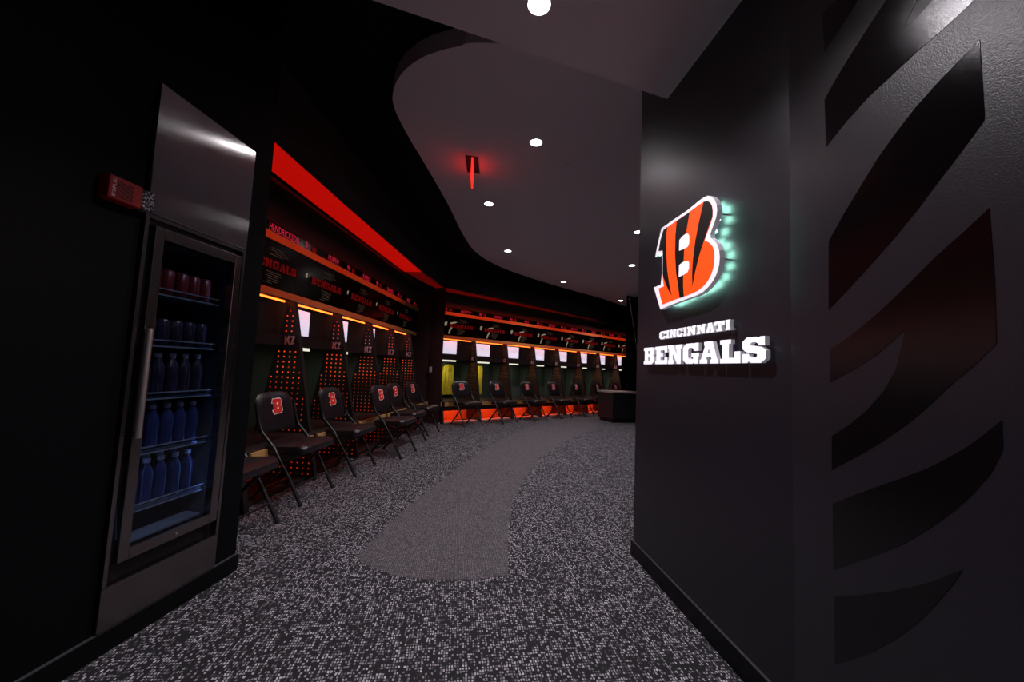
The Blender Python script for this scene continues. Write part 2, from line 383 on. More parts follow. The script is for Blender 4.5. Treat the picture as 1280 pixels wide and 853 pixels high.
# outer shell
mb = MB(); pb = BP(0, 1.05)
mb.prism([(-3.3, 2.2), (-3.05, 2.2), tuple(LP(8.2) + lin * 1.02), tuple(pb), tuple(BP(13, 1.05)), tuple(BP(13, 1.2)), tuple(pb + bin_ * .15 - bdir * .1), tuple(LP(8.4) + lin * 1.2)], 0, ZC, 'wall_black'); struct('wall_back', mb)
mb = MB(); mb.box((-2.6, 7), (-2.75, -2.6), (0, ZC), 'wall_charcoal'); struct('wall_rear', mb)
mb = MB(); mb.box((8.2, 8.35), (2.6, 17), (0, ZC), 'wall_black'); struct('wall_far', mb)
# pier between the two banks
P1 = (-1.815, 8.245)
mb = MB(); mb.prism([P1, tuple(BP(-.004)), tuple(BP(-.004, 1.0)), tuple(LP(8.25) + lin * 1.0)], 0, ZB, 'locker_panel'); struct('wall_corner', mb)
# pier at the end of the back bank with its slanted metal edge
mb = MB(); q0 = onv(783.5, 372, np.array([3.3, 10.5]), 60)[:2]; d60 = np.array([sin(radians(60)), cos(radians(60))]); i60 = np.array([cos(radians(60)) , -sin(radians(60))])
mb.prism([tuple(q0), tuple(q0 + d60 * 2.2), tuple(q0 + d60 * 2.2 + np.array([.5, .6])), tuple(q0 + np.array([.45, .55]))], 0, ZCLOUD, 'wall_charcoal'); struct('wall_pier', mb)
mb = MB(); t0, t1 = onv(785.8, 373.5, q0, 60), onv(797.5, 452, q0, 60); nn = np.array([i60[0], i60[1], 0]) * .03
mb.tube([t0 + nn, t1 + nn], .012, 'chrome', 8); tr = struct('trim_1', mb, 'thin slanted metal edge on the dark pier', 'trim')

# bulkhead over the lockers
fr = [tuple(LP(2.3)), tuple(onz(343.4, 174, ZB)[:2]), tuple(onz(436, 258, ZB)[:2]), tuple(onz(529, 340, ZB)[:2]), tuple(onz(541, 350.5, ZB)[:2]), tuple(onz(554.6, 358.5, ZB)[:2]), tuple(onz(660, 382.0, ZB)[:2]), tuple(onz(781, 407.9, ZB)[:2])]
fr = [tuple(np.array(fr[1]) + (np.array(fr[1]) - np.array(fr[2])) / np.linalg.norm(np.array(fr[1]) - np.array(fr[2])) * .35)] + fr[1:]
bk = [tuple(BP(8.3, .98)), tuple(BP(0, .98)), tuple(LP(8.2) + lin * .98), tuple(LP(2.45) + lin * .98)]
mb = MB(); mb.prism(fr + bk, ZB, ZC, 'bulkhead')
fi = []
for k, q in enumerate(fr):
    q = np.array(q); a_ = np.array(fr[max(k - 1, 0)]); b_ = np.array(fr[min(k + 1, len(fr) - 1)]); d_ = (b_ - a_) / np.linalg.norm(b_ - a_); fi.append(tuple(q + np.array([-d_[1], d_[0]]) * .012))
mb.prism(fr + fi[::-1], ZB - .014, ZB + .01, 'bulkhead'); struct('ceiling_bulkhead', mb)  # thin front lip added to screen the added wash lamp

# ------------------------------------------------------------------ lockers
cache = {}
def cm(key, fn):
    if key not in cache: cache[key] = fn()
    return cache[key]
DPF = [(0.0, 0.0), (.385, 1.868), (.455, 1.868), (.80, 0.0)]       # divider outline in depth and height
def divider_mesh():
    mb = MB(); mb.fill([DPF], lambda a, b, d: (d, a, b), -.025, .025, 'dark_lam')
    return mb.mesh('divider')
def dots_mesh(b, d):
    mb = MB(); r = .0088
    z = .06; row = 0
    while z < 1.78:
        f = z / 1.868; v0 = .385 * f + .03; v1 = .80 - .345 * f - .025
        n = int((v1 - v0) / .062) + 1 if v1 > v0 else 1
        c0 = .42 - .031
        cols = [c0 + k * .062 for k in range(-8, 9) if v0 <= c0 + k * .062 <= v1] or [(v0 + v1) / 2]
        if not (1.36 < z < 1.53):
            for v in cols:
                br = z > .95 or random.random() < .25
                for sgn in (-1, 1):
                    mb.add([(sgn * .0256, v + r * cos(2 * pi * k / 8), z + r * sin(2 * pi * k / 8)) for k in range(8)], [tuple(range(8))], b if (z > 1.0 and random.random() < .85) else d)
        z += .055; row += 1
    return mb.mesh('dots', fix=False)
def plate_mesh():
    mb = MB(); mb.box((-.032, -.0252), (.335, .515), (1.39, 1.50), 'dark_lam')
    fn = lambda a, b, d: (d, .34 + .17 * (1 - a), 1.395 + .10 * b)
    for sh in ([(.02,.05),(.2,.0),(.27,1),(.05,.9)], [(.3,.1),(.44,.0),(.5,.45),(.62,.0),(.7,.1),(.6,.55),(.68,1),(.55,1),(.46,.6),(.4,1),(.32,1)], [(.72,.0),(.98,.15),(.98,.3),(.86,.25),(.99,.85),(.96,1),(.72,.95),(.72,.78),(.84,.8)]):
        mb.fill([sh], fn, -.032, -.0335, 'plate_grey')
    return mb.mesh('emblem_plate')
def body_mesh(W, top=True):
    mb = MB()
    mb.box((0, W), (.9, .93), (0, 1.87), 'locker_inner')
    mb.box((-.016, .016), (.44, .9), (.46, 1.87), 'locker_inner')
    mb.box((-.016, .016), (.06, .9), (0, .46), 'dark_lam')
    mb.box((0, W), (.42, .93), (1.87, 2.945), 'locker_panel')
    mb.box((0, W), (.2, .42), (2.855, 2.888), 'dark_lam')
    return mb.mesh('carcass')
def make_locker(pos, rz, W, i, label, group, prevnum, name, lights, lit, last=False, divs=True):
    t = thing('locker', label, 'locker', (pos[0], pos[1], 0), rz, group)
    k = round(W, 3)
    obj('carcass', cm(('body', k), lambda: body_mesh(W)), t)
    def f():
        mb = MB(); mb.box((0, W), (.398, .42), (1.877, 1.945), 'wood'); return mb.mesh('header_trim')
    obj('header_trim', cm(('ht', k), f), t)
    def f():
        mb = MB(); mb.box((0, W), (.385, .42), (2.412, 2.488), 'wood'); return mb.mesh('shelf_trim')
    obj('shelf_trim', cm(('st', k), f), t)
    def f():
        mb = MB(); mb.box((0.002, W - .002), (.405, .42), (1.945, 2.412), 'screen'); return mb.mesh('display')
    sc = obj('display', cm(('scr', k), f), t)
    def f():
        mb = MB(); mb.box((0.002, W - .002), (.403, .42), (2.488, 2.592), 'screen'); return mb.mesh('name_strip')
    ns = obj('name_strip', cm(('ns', k), f), t)
    if divs:
        dv = obj('divider', cm('div', divider_mesh), t); pl_ = obj('perforation_lights', cm('dots' + lights, lambda: dots_mesh(*(('dot_led', 'dot_led_dim') if lights == 'left' else ('dot_amber', 'dot_amber_dim')))), dv); pl_['kind'] = 'stuff'; obj('emblem_plate', cm('plate', plate_mesh), dv)
    if prevnum:
        mb = MB(); put_text(mb, prevnum, .10, .18, 2.503, 2.575, .4015, 'text_red'); obj('number_text', mb.mesh('number_text', fix=False), ns)
        mb = MB(); mb.add([(.225, .4015, 2.503), (.31, .4015, 2.503), (.315, .4015, 2.55), (.27, .4015, 2.575), (.23, .4015, 2.56)], [(0, 1, 2, 3, 4)], 'text_dim'); obj('team_mark', mb.mesh('team_mark', fix=False), ns)
    if name:
        mb = MB(); w = min(.042 * len(name), .46); put_text(mb, name, .70 - w / 2, .70 + w / 2, 2.503, 2.575, .4015, 'text_red')
        obj('name_text', mb.mesh('name_text', fix=False), ns)
    if W > .8:
        def f():
            mb = MB(); x = .27; wds = [.1, .09, .105, .1, .1, .085, .09]
            for ch, w in zip('BENGALS', wds):
                mb.fill(GL[ch], lambda a, b, d: (x + a * w * .9, d, 2.135 + b * .085), .403, .403, 'text_dim'); x += w
            return mb.mesh('display_word', fix=False)
        obj('display_word', cm('dw', f), sc)
        key = ('fig', i % 3 if lights == 'back' else 9)
        def f():
            mb = MB(); rnd = random.Random(i * 7 + 3)
            s = 1.0 if lights == 'back' else .55
            y = .4035
            def blob(cx, cz, pts, mn): mb.add([(cx + a * s, y, cz + b * s) for a, b in pts], [tuple(range(len(pts)))], mn)
            hx = .17; hz = 2.20
            blob(hx, hz, [(-.035,-.03),(.0,-.05),(.035,-.02),(.03,.02),(.045,.05),(.0,.06),(-.03,.03)], 'pix_green')
            if lights == 'back':
                o = [(.36, 2.20), (.46, 2.18), (.52, 2.19)][i % 3]
                blob(o[0], o[1], [(-.10,.0),(-.03,.02),(.08,.05),(.12,.075),(.05,.075),(-.06,.05)], 'pix_green')
                blob(o[0] - .06, o[1] - .09, [(-.05,-.13),(-.02,-.12),(.01,-.04),(.05,.02),(.03,.06),(-.01,.0),(-.04,-.06)], 'pix_green')
            for q in range(6):
                a = .45 + rnd.random() * .1; zz = 2.095 - q * .022; mb.add([(a, y, zz), (a + .22 - .02 * q, y, zz), (a + .22 - .02 * q, y, zz + .006), (a, y, zz + .006)], [(0, 1, 2, 3)], 'pix_green_dim')
            for q in range(4):
                a = .5 + rnd.random() * .1; zz = 2.27 + q * .022; mb.add([(a, y, zz), (a + .2, y, zz), (a + .2, y, zz + .005), (a, y, zz + .005)], [(0, 1, 2, 3)], 'pix_green_dim')
            return mb.mesh('display_picture', fix=False)
        obj('display_picture', cm(key, f), sc)
    def f():
        mb = MB(); mb.box((.016, W - .016), (.455, .9), (1.385, 1.5), 'dark_lam'); return mb.mesh('shelf')
    obj('shelf', cm(('sh', k), f), t)
    def f():
        mb = MB(); mb.box((.016, W - .016), (.06, .9), (.445, .475), 'dark_lam', bev=.008); return mb.mesh('bench')
    obj('bench', cm(('be', k), f), t)
    def f():
        mb = MB(); mb.box((.042, W - .042), (.04, .062), (.37, .462), 'wood'); return mb.mesh('bench_edge')
    obj('bench_edge', cm(('bee', k), f), t)
    def f():
        mb = MB(); mb.box((.016, W - .016), (.09, .11), (.27, .37), 'dark_lam'); mb.box((.016, W - .016), (.55, .57), (.0, .37), 'light_lam')
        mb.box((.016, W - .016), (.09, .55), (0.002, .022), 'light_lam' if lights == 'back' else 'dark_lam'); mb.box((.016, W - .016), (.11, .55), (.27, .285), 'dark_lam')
        return mb.mesh('foot_cubby')
    obj('foot_cubby', cm(('fc', k), f), t)
    if lit:
        def f():
            mb = MB(); mb.box((.075, W - .06), (.47, .485), (1.852, 1.869), 'led_red'); return mb.mesh('led_strip')
        obj('led_strip', cm(('ls', k), f), t)
        def f():
            mb = MB(); mb.box((.05, .61 * W), (.58, .60), (1.53, 1.83), 'panel_white'); return mb.mesh('light_panel')
        obj('light_panel', cm(('lp', k), f), t)
        def f():
            mb = MB(); mb.box((.06, .60), (.56, .60), (1.35, 1.384), 'lamp_tube'); return mb.mesh('light_tube')
        obj('light_tube', cm(('lt', k), f), t)
        area('led_lamp', (W / 2, .477, 1.848), (0, -.25, -1), W * .8, .015, PW['led'], (1, .07, .008), parent=t, up=(0, 1, 0))
        area('tube_lamp', (.28, .58, 1.34), (0, .1, -1), .42, .04, PW['tube_' + lights], (.93, 1, .78), parent=t, up=(0, 1, 0))
        area('cubby_lamp', (W / 2, .13, .262), (0, .75, -.6), W * .7, .02, PW['cubby_' + lights], (1, .045, .004), parent=t)
        area('toe_lamp', (W / 2, .075, .36), (0, -.35, -1), W * .7, .02, PW['toe'], (1, .05, .006), parent=t)
    return t
PW = dict(led=.08, tube_back=1.5, tube_left=.6, cubby_back=3.0, cubby_left=.35, toe=.06)

lrz = radians(90 - LA); brz = radians(90 - BA)
LD0 = 3.12
lnames = ['HENDRICKSON', 'MURPHY', 'KAREUS', 'DAVIS I', 'WEST']; lnums = [None, '91', '99', '98', '93', '90']
ldesc = ['locker nearest the drinks cooler on the left bank, half hidden by its wall', 'second locker from the cooler wall on the left bank, behind the second folding chair', 'middle locker of the left bank, behind the third folding chair', 'fourth locker from the cooler wall on the left bank', 'last full locker of the left bank before the dark corner']
# filler before the first bay
make_locker(LP(LD0 - .6), lrz, .6, 0, 'narrow dark locker section hidden behind the cooler wall', 'locker fillers', None, None, 'left', False, divs=False)
for i in range(5):
    make_locker(LP(LD0 + i * LW * ldir[1]), lrz, LW, i, ldesc[i], 'left bank lockers', lnums[i], lnames[i], 'left', True)
make_locker(LP(LD0 + 5 * LW * ldir[1]), lrz, .385, 5, 'narrow unlit locker section beside the corner with a dotted divider', 'locker fillers', lnums[5], None, 'left', False)
bnames = ['JACKSON', 'SAMPLE', 'HILL', 'SLATON', 'JENKINS', 'OSSAI', 'STEWART', 'GOODE']; bnums = ['90', '86', '96', '92', '98', '95', '58', '74']
ords = ['first', 'second', 'third', 'fourth', 'fifth', 'sixth', 'seventh', 'eighth']
for i in range(8):
    lab = '%s back bank locker from the dark corner, %s' % (ords[i], ['yellow garment fully visible inside', 'sliver of yellow garment behind divider', 'no garment inside', 'red drawer below', 'mid bank', 'left of the island top', 'behind the island', 'last before the pier'][i])
    p = BP(.1 + i * BW)
    make_locker(p, brz, BW, i, lab, 'back bank lockers', bnums[i], bnames[i], 'back', True)
make_locker(BP(0), brz, .1, 8, 'thin dark filler strip between corner wall and first back locker', 'locker fillers', None, None, 'back', False, divs=False)

# yellow garments hanging in two back lockers
def garment(u0, u1, label):
    t = thing('hanging_jacket', label, 'jacket', tuple(BP(u0, .80)) + (0,), brz, 'yellow garments in lockers')
    mb = MB(); n = 24; w = u1 - u0; vs = []; fs = []
    for j, z in enumerate((.56, .7, .9, 1.1, 1.22, 1.28)):
        for k in range(n + 1):
            x = k / n; sh = 1.0 if j < 4 else (.92 if j == 4 else .6)
            vs.append(((.5 + (x - .5) * sh) * w, .02 * sin(x * 26) + .012 * sin(x * 61 + j), z))
    for j in range(5):
        for k in range(n): a = j * (n + 1) + k; fs.append((a, a + 1, a + n + 2, a + n + 1))
    mb.add(vs, fs, 'yellow_cloth', True)
    b = len(vs); mb.add([(x, y + .045, z) for x, y, z in vs], fs, 'yellow_cloth', True)
    obj('cloth', mb, t)
    mb = MB(); mb.tube([(w * .1, .02, 1.25), (w * .5, .02, 1.30), (w * .9, .02, 1.25)], .012, 'black_metal'); mb.tube([(w * .5, .02, 1.30), (w * .5, .02, 1.384)], .006, 'black_metal', 6)
    obj('hanger', mb, t)
garment(.50, .82, 'yellow garment hanging in the first back locker beside the corner')
garment(1.48, 1.68, 'yellow garment hanging in the second back locker, mostly behind the divider')

# red light on the bulkhead underside, painted in as emission
# one glowing sheet per straight run, and added lamps that wash the locker fronts
lanes = [(fr[1], fr[2], 'underside_glow', 'long red sheet, glow painted in for the lit bulkhead underside above the left lockers, near half', .0, .0), (fr[2], fr[3], 'underside_glow', 'red sheet, glow painted in for the lit bulkhead underside above the left lockers, far half', 0, 0),
         (fr[3], fr[5], 'underside_glow_dim', 'short red sheet, dim glow painted in for the lit bulkhead underside at the dark corner', 0, 0), (fr[5], fr[7], 'underside_glow_dim', 'long red sheet, dim glow painted in for the lit bulkhead underside above the back lockers', 0, 0)]
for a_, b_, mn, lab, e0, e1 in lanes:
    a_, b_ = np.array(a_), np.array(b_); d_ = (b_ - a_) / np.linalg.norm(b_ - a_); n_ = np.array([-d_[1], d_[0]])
    if mn == 'underside_glow_dim' and a_[1] < 7.5: pts = [a_ + n_ * .016, b_ + n_ * .016, b_ + bin_ * .3, a_ + lin * .36]
    elif mn == 'underside_glow': pts = [a_ + n_ * .016, b_ + n_ * .016, b_ + lin * .36, a_ + lin * .36]
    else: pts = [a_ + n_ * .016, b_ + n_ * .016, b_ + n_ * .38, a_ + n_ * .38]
    mb = MB(); mb.prism([tuple(q) for q in pts], ZB - .006, ZB, mn); tag(obj('underside_glow_sheet', mb), lab, 'painted glow', 'painted red underside glow')
q0_, q1_ = np.array(fr[1]), np.array(fr[3]); c_ = (q0_ + q1_) / 2 + lin * .05
area('added_wash_lamp', (c_[0] - .04, c_[1], 2.93), (lin[0] * .37, lin[1] * .37, -.93), 4.6, .012, 7, (1, .06, .008), spread=78)  # added lamp without a fixture, reddens the left bank's trims and panels
q0_, q1_ = np.array(fr[5]), np.array(fr[7]); c_ = (q0_ + q1_) / 2 + bin_ * .05; e_ = (q1_ - q0_) / np.linalg.norm(q1_ - q0_)
c_ = BP(4.1, .05); area('added_wash_lamp', (c_[0], c_[1], 2.93), (bin_[0] * .37, bin_[1] * .37, -.93), 8.0, .012, 17, (1, .07, .008), spread=78)  # second added lamp, washes the back bank's wood trims red
# switch plate
p = onv(538, 462, np.array([-1.64, 8.14]), 111.5)
sp = thing('wall_switch', 'small pale switch plate on the dark corner wall between the banks', 'switch', (p[0] + .004, p[1] - .012, p[2]), radians(-21))
mb = MB(); mb.box((-.035, .035), (-.006, .006), (-.06, .06), 'white_plastic', bev=.002); obj('plate', mb, sp)
mb = MB(); mb.box((-.016, .016), (-.011, -.006), (-.033, .033), 'white_plastic', bev=.001); obj('rocker', mb, sp)

# ------------------------------------------------------------------ sign on the right wall
NW = n1  # wall normal to the room
def on_sign(x, y, off):
    return onv(x, y, RW + NW * off, RA)
def ab(P): # along-wall and height
    return (float((P[:2] - RW) @ rdir), float(P[2]))
def RWP(a, b, d): # d = distance from the wall face
    q = RW + rdir * a + NW * d; return (q[0], q[1], b)
OFF = .058
def trace(pts, s=5.015, x0=800, y0=230): return [ab(on_sign(x0 + x / s, y0 + y / s, OFF)) for x, y in pts]
L_out = trace([(135,278),(200,232),(300,164),(370,106),(400,85),(425,74),(448,80),(468,100),(480,130),(484,165),(478,205),(466,245),(450,285),(440,318),(444,340),(462,352),(482,378),(496,415),(500,460),(496,510),(482,560),(460,605),(430,645),(395,678),(350,702),(280,726),(200,756),(128,788),(106,715),(86,650),(130,634),(138,560),(139,428),(95,460),(112,375)])
L_in = trace([(148,290),(200,252),(300,184),(370,132),(400,113),(425,108),(442,118),(453,140),(457,170),(455,210),(440,260),(418,320),(405,356),(432,366),(455,390),(466,420),(468,465),(462,520),(448,565),(425,610),(395,645),(360,672),(300,698),(220,726),(141,757),(130,715),(117,656),(150,643),(143,590),(144,418),(117,422),(130,350)])
S1 = trace([(148,290),(172,270),(165,340),(166,430),(172,540),(185,630),(200,700),(180,668),(158,615),(143,570),(144,418),(117,422),(130,350)])
S2 = trace([(232,232),(313,176),(302,240),(288,320),(278,420),(272,540),(272,640),(276,708),(250,716),(240,640),(228,560),(221,440),(224,320)])
S3 = trace([(401,112),(425,108),(442,118),(453,140),(457,170),(456,205),(430,275),(400,365),(372,450),(350,540),(330,640),(328,560),(334,470),(348,360),(370,245),(388,165)])
HU = trace([(250,352),(270,328),(290,313),(304,312),(312,328),(311,372),(302,395),(280,408),(248,420)])
HL = trace([(248,510),(268,493),(290,483),(304,483),(311,498),(310,532),(300,555),(278,570),(246,585)])
logo = thing('wall_logo', 'large orange and black striped letter B with white border and green halo on dark wall', 'sign', RWP(.5, 1.6, 0))
def lobj(n, mb, parent=logo):
    o = obj(n, mb, parent); o.matrix_parent_inverse = Matrix.Translation(-Vector(logo.location)); return o
mb = MB(); mb.fill([L_out], RWP, OFF - .026, OFF, 'logo_white', 'logo_side'); lobj('border', mb)
mb = MB(); mb.fill([L_in], RWP, OFF, OFF + .0012, 'logo_orange'); lobj('orange_face', mb)
for S in (S1, S2, S3):
    mb = MB(); mb.fill([S], RWP, OFF + .0012, OFF + .002, 'logo_black'); lobj('stripe', mb)
for S in (HU, HL):
    mb = MB(); mb.fill([S], RWP, OFF + .002, OFF + .0032, 'logo_white'); lobj('counter', mb)
# LED modules behind the letter and stand-off pins
cen = np.mean(np.array(L_out), axis=0)
mb = MB(); mp = MB()
LO = np.array(L_out); seg = np.linalg.norm(np.roll(LO, -1, 0) - LO, axis=1); tot = seg.sum()
def along(s):
    i = 0
    while s > seg[i]: s -= seg[i]; i += 1
    return LO[i] + (LO[(i + 1) % len(LO)] - LO[i]) * s / seg[i]
for k in range(34):
    p = along(tot * k / 34); d = cen - p; d /= np.linalg.norm(d); q = p + d * .042
    mb.add([RWP(q[0] + dx, q[1] + dz, OFF - .028) for dx, dz in ((-.022, -.018), (.022, -.018), (.022, .018), (-.022, .018))], [(0, 1, 2, 3)], 'halo')
    lobj('led_module', mb); mb = MB()
for (x, y) in ((500, 188), (512, 470), (120, 400), (250, 700), (300, 190)):
    c = np.array(trace([(x - (14 if x > 400 else -20), y)])[0])
    m1 = MB(); m1.tube([RWP(c[0], c[1], 0), RWP(c[0], c[1], OFF - .026)], .004, 'chrome', 8); lobj('standoff', m1)

LOFF = .034
def letter_row(word, spans, s, x0, y0, ztop, zbot, root):
    for ch, (xa, xb) in zip(word, spans):
        ya = (430 + 5 * 0)
        a0 = ab(onv(x0 + xa / s, 435, RW + NW * LOFF, RA))[0]; a1 = ab(onv(x0 + xb / s, 435, RW + NW * LOFF, RA))[0]
        mb = MB(); mb.fill(GL[ch], lambda a, b, d: RWP(a0 + (a1 - a0) * a, zbot + (ztop - zbot) * b, d), LOFF - .02, LOFF, 'letter_white', 'logo_side')
        for fx in (.25, .7):
            mb.tube([RWP(a0 + (a1 - a0) * fx, zbot + (ztop - zbot) * .12, 0), RWP(a0 + (a1 - a0) * fx, zbot + (ztop - zbot) * .12, LOFF - .02)], .003, 'logo_side', 6)
        o = obj('letter', mb, root); o.matrix_parent_inverse = Matrix.Translation(-Vector(root.location))
s = 7.53
zb1 = ab(onv(805.5, 457, RW + NW * LOFF, RA))[1]; zt1 = ab(onv(805.5, 437, RW + NW * LOFF, RA))[1]
zb2 = ab(onv(957, 451.3, RW + NW * LOFF, RA))[1]; zt2 = ab(onv(955, 417.5, RW + NW * LOFF, RA))[1]
zb, zt = (zb1 + zb2) / 2, (zt1 + zt2) / 2
r1 = thing('sign_lettering', 'larger lower row of raised white slab letters, seven big letters on dark wall', 'sign', RWP(.6, zb, 0), 0, 'raised white wall lettering')
letter_row('BENGALS', [(38,134),(145,257),(265,395),(405,555),(562,740),(754,945),(964,1185)], s, 800, 380, zt, zb, r1)
zb1 = ab(onv(824, 425, RW + NW * LOFF, RA))[1]; zt1 = ab(onv(824, 416, RW + NW * LOFF, RA))[1]
zb2 = ab(onv(912, 412, RW + NW * LOFF, RA))[1]; zt2 = ab(onv(912, 398.3, RW + NW * LOFF, RA))[1]
r2 = thing('sign_lettering', 'smaller upper row of raised white slab letters directly under the big logo', 'sign', RWP(.5, zb1, 0), 0, 'raised white wall lettering')
letter_row('CINCINNATI', [(181,240),(245,272),(277,338),(342,401),(406,436),(443,524),(532,614),(618,699),(700,795),(803,850)], s, 800, 380, (zt1 + zt2) / 2, (zb1 + zb2) / 2, r2)

# ------------------------------------------------------------------ gloss stripes on the right wall
def R2P(p, off):
    return onv(p[0], p[1], corner + n2 * off, R2A)
def r2ab(P): return (float((P[:2] - corner) @ r2dir), float(P[2]))
def R2W(a, b, d):
    q = corner + r2dir * a + n2 * d; return (q[0], q[1], b)
stripes = [
 ('topmost small gloss black stripe cut off by the top edge of the photo', [(1028.5,17),(1040,5),(1052,-6),(1078,-8),(1062,18),(1046,42),(1030.3,64.5)]),
 ('gloss black forked stripe under the topmost one on the right wall', [(1031,124),(1046,97),(1066,64),(1088,30),(1108,0),(1122,-22),(1165,-24),(1147,0),(1138,17),(1130.5,34.3),(1146,22),(1166,0),(1185,-20),(1240,-22),(1216,2),(1187.5,29),(1145,66),(1112,97),(1085.5,121.5),(1058,152),(1032.7,184)]),
 ('long slanted gloss black stripe above the red glowing forked one', [(1036,302),(1056,266),(1078.5,228.6),(1098,197),(1120.7,165.3),(1145,134),(1173.4,102),(1198,77),(1225,49.3),(1228,95),(1231,142.5),(1230.5,151),(1212,176),(1191,204),(1168,234),(1148.8,260),(1130,283),(1113.6,303),(1075,346),(1036,388)]),
 ('large forked gloss black stripe with red and greenish reflections, middle of the wall', [(1038,437),(1056,425),(1075,411),(1098,391),(1120,370.5),(1145,346),(1172,319),(1205,290),(1237,260),(1240,300),(1243.5,345),(1246,430),(1220,455),(1190,480),(1165,504),(1140,526),(1112,546),(1085,563),(1040,587.5),(1040,545.5),(1062,531),(1084,513),(1105,489),(1120,462),(1132,412),(1114,428),(1098,442),(1070,461),(1038,478)]),
 ('broad gloss black stripe second from the bottom of the wall graphic', [(1041,630),(1068,619),(1100,607.5),(1130,597),(1160,585.5),(1185,573),(1212,557),(1232,542),(1253,525),(1254,562),(1240,590),(1217,617),(1190,641),(1162,661),(1130,680),(1090,696),(1042,712)]),
 ('lowest short gloss black stripe nearest the floor on the right wall', [(1043,746),(1075,744),(1110,740),(1140,734.5),(1170,726),(1204,712),(1190,733),(1170,756),(1145,781),(1120,799),(1095,813),(1070,823),(1044,830)]),
]
for lab, pts in stripes:
    mb = MB(); mb.fill([[r2ab(R2P(p, 0)) for p in pts]], R2W, .0002, .0009, 'vinyl')
    tag(obj('wall_stripe', mb), lab, 'wall graphic', 'gloss wall stripes')

# ------------------------------------------------------------------ drinks cooler
fr = thing('drinks_cooler', 'tall built-in stainless glass-door drinks cooler in the black wall', 'refrigerator', FW(.36, 0, 0), radians(90 - FA))
# local: x along the wall (0 centre), y into the wall
x0, x1 = .09 - .36, .63 - .36
mb = MB(); mb.box((x0, x1), (-.022, .02), (1.865, 2.462), 'steel', bev=.003); obj('upper_panel', mb, fr)
mb = MB(); mb.box((x0, x1), (-.018, .02), (.1, .275), 'steel_dark', bev=.003); obj('kick_panel', mb, fr)
mb = MB()
for a, b, c, d in ((x0, x0 + .016, .275, 1.862), (x1 - .016, x1, .275, 1.862), (x0 + .016, x1 - .016, 1.846, 1.862)):
    mb.box((a, b), (-.018, .03), (c, d), 'steel_dark')
obj('surround_trim', mb, fr)
mb = MB(); cb = .56   # cabinet shell, open towards the room
for b in (((x0 + .016, x0 + .055), (.03, cb), (.275, 1.846)), ((x1 - .055, x1 - .016), (.03, cb), (.275, 1.846)), ((x0 + .055, x1 - .055), (cb - .03, cb), (.275, 1.846)), ((x0 + .055, x1 - .055), (.03, cb), (.33, .41)), ((x0 + .055, x1 - .055), (.03, cb), (1.80, 1.846))):
    mb.box(*b, 'fridge_wall')
mb.box((x0 + .016, x1 - .016), (.02, .03), (.275, .345), 'gap_black')
obj('cabinet', mb, fr)
d0, d1 = .125 - .36, .595 - .36; dz0, dz1 = .36, 1.815; fw = .043
mb = MB()
for a, b, c, d in ((d0, d0 + fw, dz0, dz1), (d1 - fw, d1, dz0, dz1), (d0 + fw, d1 - fw, dz0, dz0 + .05), (d0 + fw, d1 - fw, dz1 - .05, dz1)):
    mb.box((a, b), (-.032, .012), (c, d), 'steel_dark', bev=.003)
door = obj('door', mb, fr)
mb = MB(); mb.box((d0 + fw - .004, d1 - fw + .004), (-.012, -.007), (dz0 + .046, dz1 - .046), 'glass'); obj('glass_pane', mb, door)
mb = MB(); hx = d0 + .009; hy = -.048
mb.tube([(hx, hy, .88), (hx, hy, 1.355)], .0125, 'handle_metal', 14)
for z in (.905, 1.335): mb.tube([(hx, hy, z), (hx, -.03, z)], .009, 'chrome', 10)
obj('handle', mb, door)
mb = MB(); mb.tube([(.01, -.034, dz0 + .024), (.01, -.038, dz0 + .024)], .007, 'chrome', 12); obj('lock', mb, door)
SH = [.535, .79, 1.04, 1.29, 1.535]
for z in SH:
    mb = MB(); ys = np.linspace(.07, .5, 9)
    for y in ys: mb.box((x0 + .056, x1 - .056), (y - .003, y + .003), (z - .006, z), 'shelf_wire')
    mb.box((x0 + .056, x1 - .056), (.045, .05), (z - .012, z - .006), 'shelf_wire'); mb.box((x0 + .056, x1 - .056), (.045, .05), (z + .018, z + .024), 'shelf_wire')
    mb.box((x0 + .056, x1 - .056), (.047, .049), (z - .012, z + .024), 'glass')
    mb.box((x0 + .056, x1 - .056), (.05, .52), (z - .009, z - .006), 'shelf_wire')
    obj('wire_shelf', mb, fr)
for sx_, kx in ((x0 + .075, .75), (x1 - .075, -.75)):
    area('cooler_lamp', (sx_, .035, 1.1), (kx, .65, -.1), .02, 1.3, .030, (.30, .45, 1), parent=fr)
    area('cooler_lamp', (sx_, .035, .62), (kx, .65, -.25), .02, .40, .052, (.24, .42, 1), parent=fr)
# bottles and cans standing on the shelves
def bottle_mesh(mn):
    mb = MB(); mb.lathe([(.026, 0), (.031, .006), (.031, .05), (.029, .06), (.031, .07), (.031, .125), (.027, .15), (.015, .178), (.0125, .19)], (0, 0, 0), mn, 14); return mb.mesh('bottle')
def cap_mesh():
    mb = MB(); mb.lathe([(.0145, .188), (.015, .192), (.015, .208), (.0135, .21)], (0, 0, 0), 'cap_white', 12); return mb.mesh('cap')
def can_mesh(mn):
    mb = MB(); mb.lathe([(.026, 0), (.031, .008), (.031, .115), (.024, .126), (.024, .124)], (0, 0, 0), mn, 14); mb.lathe([(.0235, .124), (.0235, .126)], (0, 0, 0), 'chrome', 14); return mb.mesh('can')
BM = {k: bottle_mesh(k) for k in ('bottle_blue', 'bottle_dark')}; CM = {'can_red': can_mesh('can_red'), 'bottle_dark': can_mesh('bottle_dark')}; capm = cap_mesh()
frz = radians(90 - FA)
